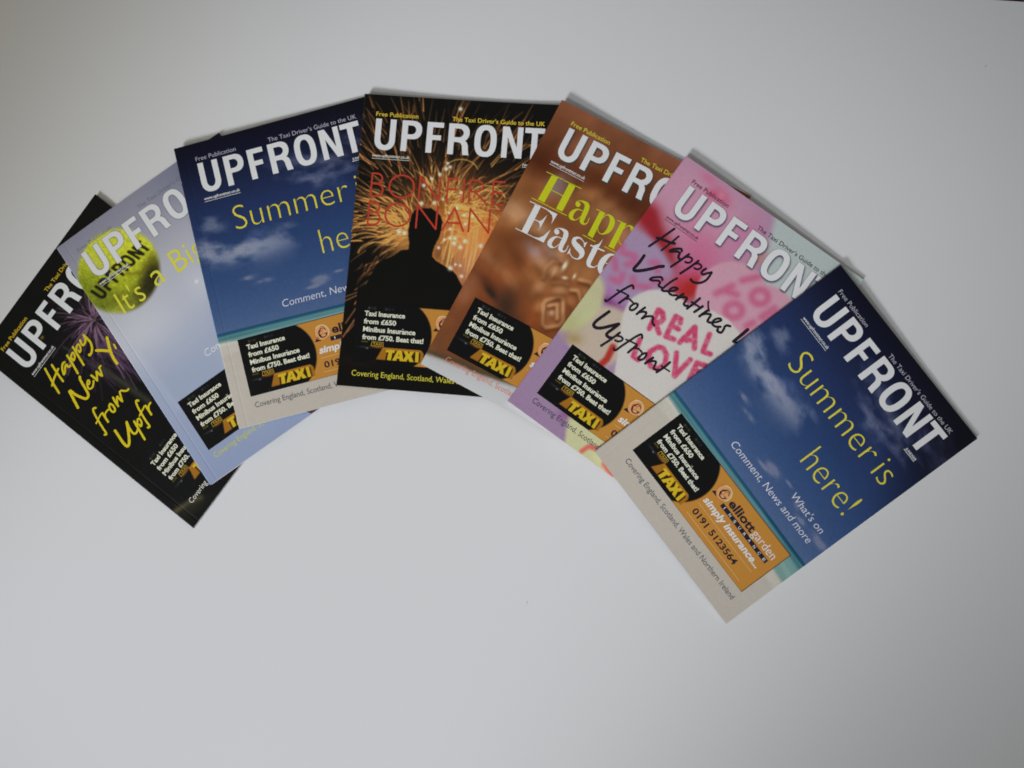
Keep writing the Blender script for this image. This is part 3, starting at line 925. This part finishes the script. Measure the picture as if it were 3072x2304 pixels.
def art_valentine():
    img = canvas((158, 128, 156))
    over(img, (192, 136, 158), np.clip(blob(26, 26, 50, 34, 0, 3), 0, 1))
    over(img, (194, 100, 134), blob(48, 45, 22, 12, 10) * .75)
    over(img, (196, 96, 140), blob(66, 22, 10, 18, 0) * .4)
    over(img, (198, 70, 104), np.clip(blob(37, 9, 7, 4, 20) + blob(30, 12, 4, 3), 0, 1) * .85)
    over(img, (214, 152, 176), blob(36, 8.6, 2.4, 1.8) * .8)
    over(img, (206, 84, 128), blob(22, 4, 6, 3) * .6)
    over(img, (196, 76, 120), blob(52, 62, 16, 12, 30) * .8)
    over(img, (150, 26, 34), np.clip(blob(2, 48, 8, 8) + blob(12, 54, 15, 7, 24) + blob(30, 64, 13, 5, 30), 0, 1) * .95)
    over(img, (168, 40, 40), blob(29, 58, 5, 4, 40) * .6)
    img[:] = np.stack([blur(img[..., i], 1.4) for i in range(3)], -1)
    # grey-green ground beyond the pink heart
    gg = sm(U - .42 * TT, 71, 78) * (1 - sm(TT - .30 * (U - 75), 36, 44))
    over(img, (168, 178, 174), gg)
    over(img, (186, 120, 92), blob(82, 30, 4, 9, 20) * .65 * (1 - gg * .6))
    # lilac candy with its letters
    li = ellipse(15, 88, 35, 27, 8, 3.5)
    over(img, (156, 130, 160), li)
    bl = [[(6, 79), (12, 77), (15, 81), (11, 85)], [(24, 74), (28, 72), (31, 76)], [(2, 87), (7, 92)], [(8, 99), (14, 98), (13, 92)], [(20, 90), (24, 95)], [(27, 92), (33, 89)], [(33, 84), (38, 80)], [(1, 76), (3, 80)]]
    over(img, (184, 84, 124), blur(thick(bl, 4.4, 1.6), 1.1) * .85)
    over(img, (128, 54, 118), blob(16, 113, 26, 3.6, 2) * .9)
    over(img, (164, 92, 160), blob(14, 107, 22, 4) * .5)
    over(img, (170, 34, 28), np.clip(blob(56, 74, 8, 11, 28, 3), 0, 1) * .98)
    over(img, (190, 40, 60), blob(47, 74, 6, 9, 20) * .6)
    # the pale pink heart
    h2 = np.maximum(ellipse(84, 62, 26, 25, 12, 1.6), ellipse(108, 66, 26, 28, 0, 1.6))
    over(img, (194, 142, 158), h2)
    over(img, (190, 84, 120), blur(thick(BLUR_LETTERS, 4.2, 1.4), 1.2) * h2 * .9)
    # beige candy, yellow candy
    over(img, (182, 164, 144), np.clip(ellipse(26, 136, 20, 24, 20, 3), 0, 1))
    over(img, (184, 184, 132), ellipse(-4, 126, 18, 24, 8, 2.6) * .92)
    over(img, (164, 160, 96), blob(3, 142, 9, 8) * .5)
    over(img, (150, 120, 60), blob(12, 148, 6, 4, -30) * .6)
    # white heart
    poly = [(27, 104), (29.5, 97), (34, 90.4), (39.5, 86), (46, 83), (53, 81.6), (62, 83), (70, 80), (78, 76.5), (90, 75.4), (101, 78), (112, 86), (118, 100), (112, 122), (96, 146), (78, 166), (62, 170), (52, 158), (44, 142), (36, 128), (29, 114)]
    wh = blur(inside(poly), .6)
    over(img, (194, 188, 180), wh)
    over(img, (172, 40, 32), np.clip(thick([[(37, 137), (38.5, 146), (37.2, 153)]], 4.5, 1.4), 0, 1) * .95)
    g = clouds(52, 2.5, 2.5, 1.6)
    over(img, (192, 58, 96), np.clip(blur(thick(REAL_LOVE, 3.6, .7), .35) * (.92 + .14 * g), 0, 1) * wh)
    # lilac sugar at the foot
    lo = np.maximum(sm(TT - .25 * U, 150, 153) * (1 - sm(U, 30, 44)), sm(TT, 184, 190) * (1 - sm(U - .55 * (TT - 190), 36, 40)))
    over(img, (150, 122, 152), lo)
    over(img, (146, 106, 160), np.clip(g - 1.2, 0, 1) * lo * .5)
    ye = sm(TT, 186, 190) * sm(U - .55 * (TT - 190), 36, 40)
    over(img, (192, 190, 142), ye)
    over(img, (130, 70, 120), blob(38, 194, 4, 5, 30) * .6)
    over(img, (216, 92, 82), np.clip(thick([[(62, 208), (64, 202.5), (70, 200.5), (74, 202)]], 3.2, 1.2) + thick([[(80, 206), (88, 209)]], 4, 1.6), 0, 1) * ye * .9)
    img *= (1 + .012 * clouds(55, .5, .5, 1.0))[..., None]
    halo(img, 14.3, 15.4, (70, 62, 84), .75, .55, .85)
    return img


AW, AH = 122.0, 42.2


def art_advert():
    """the insurance advert on every cover, on its own grid"""
    X, Y = np.meshgrid(np.arange(0, AW + .01, .4), np.arange(0, AH + .01, .4))
    img = canvas((182, 122, 44), X.shape)
    d = np.hypot(X - 28.5, Y - 21)
    dark = np.where(X < 28.5, 1.0, 1 - sm(d, 25.2, 25.7))
    ed = np.minimum(np.minimum(X, AW - X), np.minimum(Y, AH - Y))
    over(img, (36, 26, 16), 1 - sm(ed, .25, .55))
    over(img, (40, 28, 16), np.exp(-((d - 25.6) / .35) ** 2) * (X > 28.5) * .7)
    over(img, (12, 13, 12), dark)
    b = lambda u, t, a, c, k=2.0: blob(u, t, a, c, 0, k, X, Y)
    for u, w, c in ((8.2, .7, (86, 92, 92)), (10.2, .8, (40, 56, 36)), (12.4, .9, (60, 70, 30)), (20.6, 1.0, (60, 72, 74)), (23, .6, (46, 56, 60)), (25.4, .5, (50, 60, 64)), (34, .7, (26, 30, 30))):
        over(img, c, b(u, 3.0, w, .9) * .8)
    over(img, (210, 206, 180), b(33.5, 16.4, .7, .35))
    over(img, (140, 140, 150), b(9.6, 31.6, .8, .4))
    over(img, (54, 56, 62), b(7, 30.9, 3.6, .6) * .7)
    over(img, (150, 70, 40), b(15.2, 40.4, 1.6, .3) * .7)
    for u, w in ((5.6, .5), (6.8, .5), (8.2, .6), (9.2, .4)):
        over(img, (150, 120, 20), b(u, 27.0, w, .5) * .8)
    # glow of the small lit sign
    over(img, (150, 84, 30), b(16.6, 30.4, 4.4, .6) * .9)
    # big roof sign: a lit amber box whose letters show brighter
    poly = lambda P: np.prod([sm((x1 - x0) * (Y - y0) - (y1 - y0) * (X - x0), -1.2, 2.2) for (x0, y0), (x1, y1) in zip(P, P[1:] + P[:1])], axis=0)
    sign = poly([(20.6, 30.2), (47.8, 30.2), (49.8, 32.0), (49.8, 39.0), (16.6, 39.0)])
    over(img, (154, 98, 20), sign)
    over(img, (176, 120, 34), sign * np.exp(-((Y - 30.9) / .6) ** 2) * .6)
    over(img, (36, 24, 8), sm(X - (39 - Y) * .12, 22.6, 23.6) * sm(Y, 31.6, 33.6) * (1 - sm(X, 47.0, 48.0)) * sign * .92)
    over(img, (150, 90, 18), sign * sm(Y, 35, 40) * (1 - sm(X, 22, 23.5)) * .6)
    over(img, (12, 13, 12), sm(Y, 38.4, 39.6) * b(33, 39.5, 22, 2.0, 6) * dark)
    return X, Y, img

# ---------------------------------------------------------------- the surface the magazines lie on
def sheet():
    nx, ny = 90, 80
    x = np.linspace(-1.10, 1.00, nx)
    y = np.linspace(-0.95, 0.0, ny)
    X, Yg = np.meshgrid(x, y)
    # far edge of the paper, just beyond the top of the view
    far = 0.2815 - 0.11 * (X - 0.2536)
    f = (Yg + 0.95) / 0.95
    Yw = -0.95 + (far + 0.95) * f
    Z = 0 * X
    V = np.stack([X, Yw, Z], -1).reshape(-1, 3)
    o = mesh_obj('paper_sheet', V, grid_faces(nx, ny), [PAPER], smooth=True)
    o['kind'] = 'structure'
    o['label'] = 'large sheet of smooth white paper under the magazines'
    V = np.array([(-1.6, -1.3, -0.004), (1.5, -1.3, -0.004), (1.5, 1.0, -0.004), (-1.6, 1.0, -0.004),
                  (-1.6, -1.3, -0.034), (1.5, -1.3, -0.034), (1.5, 1.0, -0.034), (-1.6, 1.0, -0.034)])
    F = [[0, 1, 2, 3], [7, 6, 5, 4], [0, 4, 5, 1], [1, 5, 6, 2], [2, 6, 7, 3], [3, 7, 4, 0]]
    o = mesh_obj('tabletop', V, F, [TABLE])
    o['kind'] = 'structure'
    o['label'] = 'dark maroon tabletop beyond the paper\'s far edge'


sheet()


def lint(x, y, ang, label):
    V, F = [], []
    n = 9
    for i in range(n):
        s = i / (n - 1) * 2 - 1
        r = 0.2 * math.sqrt(max(1 - s ** 4, 0.02))
        cx, cy = 1.2 * s, 0.18 * s * s
        for j in range(6):
            a = j * math.pi / 3
            V.append((cx, cy + r * math.cos(a), 0.2 + r * math.sin(a)))
    for i in range(n - 1):
        for j in range(6):
            F.append([i * 6 + j, i * 6 + (j + 1) % 6, i * 6 + 6 + (j + 1) % 6, i * 6 + 6 + j])
    F += [list(range(5, -1, -1)), [(n - 1) * 6 + j for j in range(6)]]
    o = mesh_obj('lint_speck', np.array(V) * MM, F, [LINT], smooth=True)
    o.location = (x, y, 0)
    o.rotation_euler = (0, 0, ang)
    o['label'] = label
    o['category'] = 'lint'


lint(-0.0655, -0.134, 1.25, 'tiny grey speck of lint on bare white paper below the fan')
lint(0.247, 0.236, 0.6, 'tiny grey speck of lint on white paper, beyond the fan at the top right')


# ---------------------------------------------------------------- the magazines
def cover_parts(k, root, art, e):
    rgb = albedo(art, e)
    V = np.stack([U.ravel(), (H - TT).ravel()], 1)
    z = top(k, V[:, 0], V[:, 1])
    V = np.column_stack([V, z])
    F = grid_faces(NU, NV, flip=True)
    ink = rgb.reshape(-1, 3)
    # the cover's own thickness: a rim round three sides
    idx = np.arange(NU * NV).reshape(NV, NU)
    rim = np.concatenate([idx[0, :], idx[1:, -1], idx[-1, ::-1][1:]])
    low = V[rim].copy()
    low[:, 2] -= 0.26
    a = np.arange(len(rim) - 1)
    n0 = len(V)
    RF = np.stack([rim[:-1], n0 + a, n0 + a + 1, rim[1:]], 1)
    RF = RF[:, ::-1]
    V = np.vstack([V, low])
    ink = np.vstack([ink, np.ones((len(rim), 3)) * 0.6])
    mesh_obj('front_cover', V * MM, np.vstack([F, RF]), [PRINT], root, ink=ink, smooth=False)
    # spine
    nv = 106
    v = np.linspace(0, H, nv)
    col = rgb[np.clip(((H - v) / STEP).astype(int), 0, NV - 1), 2]
    prof = [(0.0, 0.0), (-0.09, 0.15), (-0.14, 0.45), (-0.14, 2.1), (-0.07, 2.38), (0.08, 2.49)]
    SV, SI = [], []
    for du, dz in prof:
        SV.append(np.column_stack([np.full(nv, du), v, top(k, 0 * v, v) - dz]))
        SI.append(col)
    SV = np.concatenate(SV)
    sp = mesh_obj('spine', SV * MM, grid_faces(nv, len(prof)), [PRINT], root, ink=np.concatenate(SI), smooth=True)
    # back cover, white inside
    nu, nv = 38, 54
    uu, vv = np.meshgrid(np.linspace(0, W, nu), np.linspace(0, H, nv))
    uu, vv = uu.ravel(), vv.ravel()
    zb = under(k, uu, vv)
    n = nu * nv
    V = np.vstack([np.column_stack([uu, vv, zb + 0.24]), np.column_stack([uu, vv, zb + 0.02])])
    idx = np.arange(n).reshape(nv, nu)
    ring = np.concatenate([idx[0, :], idx[1:, -1], idx[-1, ::-1][1:], idx[::-1, 0][1:]])
    RF = np.stack([ring[:-1], ring[:-1] + n, ring[1:] + n, ring[1:]], 1)
    ink = np.vstack([np.ones((n, 3)) * .72, np.tile(rgb[::8, 2].mean(0), (n, 1))])
    mesh_obj('back_cover', V * MM, np.vstack([grid_faces(nu, nv), grid_faces(nu, nv, n, True), RF]), [PRINT], root, ink=ink)
    # pages between the covers
    uu, vv = np.meshgrid(np.linspace(0.9, W - 0.35, nu), np.linspace(0.35, H - 0.35, nv))
    uu, vv = uu.ravel(), vv.ravel()
    zb = under(k, uu, vv)
    zt = np.minimum(top(k, uu, vv), zb + T) - 0.3
    V = np.vstack([np.column_stack([uu, vv, zt]), np.column_stack([uu, vv, zb + 0.28])])
    mesh_obj('page_block', V * MM, np.vstack([grid_faces(nu, nv), grid_faces(nu, nv, n, True), RF]), [PAGES], root)


def lifted(piece, z):
    return [(q[0], q[1], z) for q in piece[0]], piece[1]


def advert(k, root, du, dt, e):
    X, Y, img = ADVERT
    ny, nx = X.shape
    u, v = (X + du).ravel(), (H - dt - Y).ravel()
    V = np.column_stack([u, v, under(k, u, v) + T + 0.045])
    p = mesh_obj('advert_panel', V * MM, grid_faces(nx, ny, flip=True), [PRINT], root, ink=albedo(img, e).reshape(-1, 3))
    s = lambda q: shift(q, du, dt)
    cream, navy, white = m_ink((236, 206, 180), e), m_ink((34, 28, 44), e), m_ink((222, 214, 200), e)
    amber, lit = m_ink((186, 146, 36), e), m_ink((198, 164, 22), e)
    L = [(*s(words(b, 5.4, y, w, 3.6, .034)), cream) for b, y, w in (('Taxi Insurance', 8.5, 28.8), ('from £650', 14.1, 23.0), ('Minibus Insurance', 19.7, 37.2), ('from £750. Beat that!', 25.3, 43.4))]
    lettering('offer_lettering', k, p, L, .09)
    box = [(12.2, 29.6), (12.6, 26.7), (20.6, 26.7), (20.8, 29.6), (12.2, 29.6)]
    L = [(*s(stroke(box, .32, sharp=True)), amber), (*s(words('TAXI', 13.4, 29.0, 6.4, 1.8, .012)), amber)]
    lettering('lit_taxi_sign', k, p, L, .09)
    T1 = [(23.2, 31.5), (29.4, 31.5), (29.0, 33.4), (27.7, 33.4), (27.1, 38.8), (24.4, 38.8), (25.0, 33.4), (23.0, 33.4)]
    A1 = ([(31.4, 31.5), (34.2, 31.5), (36.0, 38.8), (33.4, 38.8), (33.0, 37.2), (31.3, 37.2), (30.8, 38.8), (28.0, 38.8)], [[(32.6, 33.6), (31.8, 35.6), (32.9, 35.6)]])
    X1 = [(35.6, 31.5), (38.4, 31.5), (39.3, 33.6), (40.4, 31.5), (43.0, 31.5), (41.2, 35.0), (43.2, 38.8), (40.3, 38.8), (39.2, 36.6), (38.0, 38.8), (35.2, 38.8), (37.4, 35.0)]
    I1 = [(44.0, 31.5), (46.3, 31.5), (46.6, 38.8), (44.2, 38.8)]
    shade = m_ink((62, 40, 10), e)
    SH = [(*s(shift(fill([(q, [])]), .75, .25)), shade) for q in (T1, A1[0], X1, I1)]
    LT = [(*s(fill([(q, h)])), lit) for q, h in ((T1, []), A1, (X1, []), (I1, []))]
    lettering('roof_sign_lettering', k, p, SH + LT, .075)
    # round seal
    disc = [(61.3 + 5.7 * math.cos(a), 10.2 + 5.7 * math.sin(a)) for a in np.linspace(0, 2 * math.pi, 40, endpoint=False)]
    ring = [(61.3 + 5.3 * math.cos(a), 10.2 + 5.3 * math.sin(a)) for a in np.linspace(-2.6, .6, 20)]
    G = [(64.4, 9.2, .4), (63.6, 7.6, .7), (61.8, 7.2, .6), (59.8, 8.6, 1.0), (59.2, 11.2, 1.3), (60.4, 13.4, 1.0), (62.4, 13.8, .6), (64.0, 12.8, .7), (64.3, 11.4, 1.0)]
    sw = [(58.2, 9.6), (60.6, 8.8), (61.8, 10.4), (60.6, 12.0), (59.2, 11.0), (60.2, 9.4), (62.8, 8.0), (63.2, 6.2), (61.6, 5.8), (60.4, 7.2)]
    L = [(*s(([(54.8, 15.9), (57.4, 12.2), (59.6, 15.9)], [[0, 1, 2]])), navy),
         (*s(fill([(disc, [])])), m_ink((214, 146, 88), e)), (*s(stroke(ring, .6)), m_ink((238, 190, 140), e)),
         (*s(stroke([(61.3 + 5.5 * math.cos(a), 10.2 + 5.5 * math.sin(a)) for a in np.linspace(.5, 3.9, 20)], .35)), m_ink((170, 96, 46), e)),
         (*s(stroke(sw, .42)), m_ink((166, 92, 44), e)), (*s(stroke(G)), navy), (*s(stroke([(62.6, 11.4), (65.4, 11.4)], .45)), navy)]
    lettering('seal', k, p, L, .08)
    bar = [(65.4, 17.7), (67.2, 14.6), (115.8, 14.6), (115.8, 17.7)]
    xs = np.linspace(bar[0][0] + .9, 115.8, 13)
    strip = [(x, y) for x in xs for y in (14.6, 17.7)], [[2 * i, 2 * i + 1, 2 * i + 3, 2 * i + 2] for i in range(12)]
    L = [(*s(words('elliott', 68.6, 12.7, 25.2, 6.4, .03)), navy), (*s(words('garden', 94.2, 12.7, 22.6, 6.0, -.004)), white), (*s(strip), navy)]
    for i, ch in enumerate('INSURANCE'):
        L.append((*lifted(s(words(ch, 69.2 + i * 5.4, 17.2, 1.9 if ch != 'I' else .6, 2.0, .01)), .03), white))
    lettering('company_lettering', k, p, L, .085)
    L = [(*s(words('simply insurance...', 56.2, 24.6, 58.6, 5.2, .03, .2)), white),
         (*s(stroke([(56.4, 28.0), (115, 28.3)], .28)), m_ink((222, 176, 118), e)), (*s(stroke([(56.2, 38.2), (115, 38.5)], .28)), m_ink((222, 176, 118), e))]
    lettering('slogan', k, p, L, .085)
    lettering('phone_number', k, p, [(*s(words('0191 5123564', 57.6, 35.4, 46.4, 4.6, .024)), navy)], .085)


def bonfire_type(m):
    """thin geometric capitals, 16.5 mm tall"""
    hh = 16.3
    circ = lambda cx, rx: [(cx + rx * math.cos(a), hh / 2 + (hh / 2) * math.sin(a)) for a in np.linspace(0, 2 * math.pi, 25)]
    lobe = lambda x, y0, y1, w: [(x, y0)] + [(x + w * .45 + w * .55 * math.cos(a), (y0 + y1) / 2 + (y1 - y0) / 2 * math.sin(a)) for a in np.linspace(-math.pi / 2, math.pi / 2, 9)] + [(x, y1)]
    G = {'B': ([[(0, 0), (0, hh)], lobe(0, 0, 7.4, 7.4), lobe(0, 7.4, hh, 8.4)], 8.6), 'O': ([circ(8.9, 8.9)], 17.8),
         'N': ([[(0, hh), (0, 0)], [(0, 0), (14.2, hh)], [(14.2, hh), (14.2, 0)]], 14.2), 'F': ([[(0, 0), (0, hh)], [(0, 0), (7, 0)], [(0, 7.6), (6.6, 7.6)]], 7),
         'I': ([[(0, 0), (0, hh)]], 0), 'R': ([[(0, 0), (0, hh)], lobe(0, 0, 8.2, 9.4), [(3.6, 8.2), (12.6, hh)]], 12), 'E': ([[(0, 0), (0, hh)], [(0, 0), (8, 0)], [(0, 7.8), (7.4, 7.8)], [(0, hh), (8, hh)]], 8),
         'A': ([[(0, hh), (7.3, 0)], [(7.3, 0), (14.6, hh)], [(2.6, 11), (12, 11)]], 14.6), 'Z': ([[(0, 0), (10, 0)], [(10, 0), (0, hh)], [(0, hh), (10, hh)]], 10)}
    P = []
    for y, row in ((57.0, (('B', 11), ('O', 23.9), ('N', 45.6), ('F', 65.6), ('I', 77.2), ('R', 81.4), ('E', 98))), (77.6, (('B', 10.8), ('O', 22.8), ('N', 45.5), ('A', 64.6), ('N', 83), ('Z', 101), ('A', 113)))):
        for ch, x in row:
            for pth in G[ch][0]:
                st = stroke([(x + a, y + b) for a, b in pth], 1.25, 3) if len(pth) > 3 else stroke([(x + a, y + b) for a, b in pth], 1.25)
                P.append((*st, m))
    return P


ADVERT = art_advert()
HEAD = masthead_shapes()
summer = art_summer()
# (picture, masthead offset, advert corner, tagline colour, weight, masthead colour, coverage line: u, t, width, colour, small type colour)
BOOKS = [
    dict(art=art_newyear, m=(13.6, 16.6), ad=(11.9, 150.6), tag=(200, 168, 24), wt=.012, cov=(13.6, 198.6, 119), cc=(206, 204, 194), web=(214, 214, 204), e=0.68,
         label='black magazine with purple firework and yellow Happy New Year handwriting, lowest in the fan'),
    dict(art=art_tennis, m=(13.0, 14.5), ad=(13.3, 146.7), tag=(112, 112, 130), wt=-.004, cov=(14.6, 196.2, 119), cc=(188, 190, 64), web=(222, 222, 218), e=0.69,
         label='pale grey-blue magazine with a green tennis ball printed on its cover'),
    dict(art=lambda: summer, m=(14.5, 15.3), ad=(14.2, 147.9), tag=(172, 168, 184), wt=-.004, cov=(15.9, 198.4, 119), cc=(78, 78, 84), web=(222, 222, 218), e=0.67,
         label='blue beach-sky magazine half covered by the black bonfire magazine'),
    dict(art=art_bonfire, m=(10.1, 17.3), ad=(9.6, 150.6), tag=(206, 176, 44), wt=.012, cov=(10.0, 202.2, 119), cc=(202, 192, 54), web=(206, 202, 190), e=0.65,
         label='black magazine with orange sparks, a dark figure and thin red lettering, mid-fan'),
    dict(art=art_easter, m=(14.0, 14.8), ad=(11.6, 150.9), tag=(198, 186, 44), wt=.008, cov=(14.2, 200.4, 119), cc=(206, 116, 98), web=(218, 212, 206), e=0.66,
         label='brown chocolate-picture magazine with yellow and white serif Easter greeting'),
    dict(art=art_valentine, m=(14.3, 15.3), ad=(13.2, 151.7), tag=(64, 44, 62), wt=.008, cov=(13.8, 200.8, 119), cc=(66, 60, 78), web=(70, 36, 56), e=0.66,
         label='pink candy-heart magazine with black Valentines handwriting'),
    dict(art=lambda: summer, m=(13.8, 14.5), ad=(15.0, 146.7), tag=(172, 168, 178), wt=-.004, cov=(17.8, 197.6, 119), cc=(78, 78, 84), web=(214, 214, 208), e=0.64,
         label='fully visible blue beach-sky magazine lying topmost at the end of the fan'),
]

head_pts = fill(HEAD)
for k, bk in enumerate(BOOKS):
    x, y, a = POSE[k]
    root = bpy.data.objects.new('magazine', None)
    root.empty_display_size = 0.02
    COL.objects.link(root)
    root.location = (x * MM, y * MM, 0)
    root.rotation_euler = (0, 0, a)
    root['label'] = bk['label']
    root['category'] = 'magazine'
    root['group'] = 'magazines spread in a fan'
    e = bk['e']
    cover_parts(k, root, bk['art'](), e)
    mu, mt = bk['m']
    white = m_ink((222, 224, 216), e)
    lettering('masthead', k, root, [(*shift(head_pts, mu, mt), white)])
    tg = m_ink(bk['tag'], e)
    lettering('tagline', k, root, [(*words('Free Publication', mu - .3, mt - 1.9, 30.4, 3.1, bk['wt']), tg)])
    lettering('strapline', k, root, [(*words("The Taxi Driver's Guide to the UK", mu + 54.6, mt - 1.7, 66.4, 3.1, bk['wt']), tg)])
    wb = m_ink(bk['web'], e)
    lettering('web_address', k, root, [(*words('www.upfrontmag.co.uk', mu - .6, mt + 27.7, 27.0, 2.3, .014), wb), (*stroke([(mu - .6, mt + 28.9), (mu + 26.4, mt + 28.9)], .32), wb)])
    lettering('coverage_line', k, root, [(*words('Covering England, Scotland, Wales and Northern Ireland', *bk['cov'], 3.9), m_ink(bk['cc'], e))])
    advert(k, root, *bk['ad'], e)
    if k in (2, 6):
        ye, gr = m_ink((206, 192, 44), e), m_ink((196, 196, 206), e)
        lettering('issue_date', k, root, [(*words('JUNE2008', mu + 111.2, mt + 27.4, 10.2, 1.7, .018), wb), (*stroke([(mu + 111, mt + 28.2), (mu + 121.4, mt + 28.2)], .4), wb)])
        lettering('headline', k, root, [(*words('Summer', 32.0, 70.4, 85.4, 17.0, -.019), ye), (*words('is', 123.6, 70.4, 12.0, 17.0, -.019), ye), (*words('here!', 89.4, 103.4, 46.6, 17.2, -.019), ye)])
        lettering('subtitle', k, root, [(*words("What's on", 104.2, 122.6, 32.6, 5.0, -.006, .12), gr), (*words('Comment, News and more', 52.0, 133.4, 85.0, 5.2, -.006, .12), gr)])
    elif k == 3:
        lettering('issue_date', k, root, [(*words('Nov', mu + 107.4, mt + 27.4, 5.2, 1.8, .018), wb), (*stroke([(mu + 107.2, mt + 28.2), (mu + 121, mt + 28.2)], .4), wb)])
        lettering('headline', k, root, bonfire_type(m_ink((178, 52, 34), e)))
    elif k == 1:
        ye, gr = m_ink((206, 200, 50), e), m_ink((214, 214, 220), e)
        lettering('headline', k, root, [(*words(b, u, t, w, c, -.006, .03), ye) for b, u, t, w, c in (("It's", 16.2, 70.6, 20.6, 16.6), ('a', 47, 68.2, 9.6, 16.4), ('Big', 66.2, 69.2, 26.0, 16.6))])
        lettering('subtitle', k, root, [(*words('Comment, News and more', 49.5, 132.0, 85.0, 5.2, -.006, .12), gr)])
    elif k == 0:
        ye = m_ink((204, 182, 12), e)
        lettering('headline', k, root, [(*stroke(p, w * 1.08), ye) for w, p in HAND_NEWYEAR])
    elif k == 5:
        bl = m_ink((32, 22, 34), e)
        lettering('headline', k, root, [(*stroke(p, w * 1.3), bl) for w, p in HAND_VALENTINE])
    elif k == 4:
        for nm, L, c in (('headline', SERIF_HAPPY, (182, 186, 16)), ('headline', SERIF_EASTE, (208, 206, 202))):
            m = m_ink(c, e)
            lettering(nm, k, root, [((*fill([(p, [])]), m) if kind == 'p' else (*stroke(p), m)) for kind, p in L])
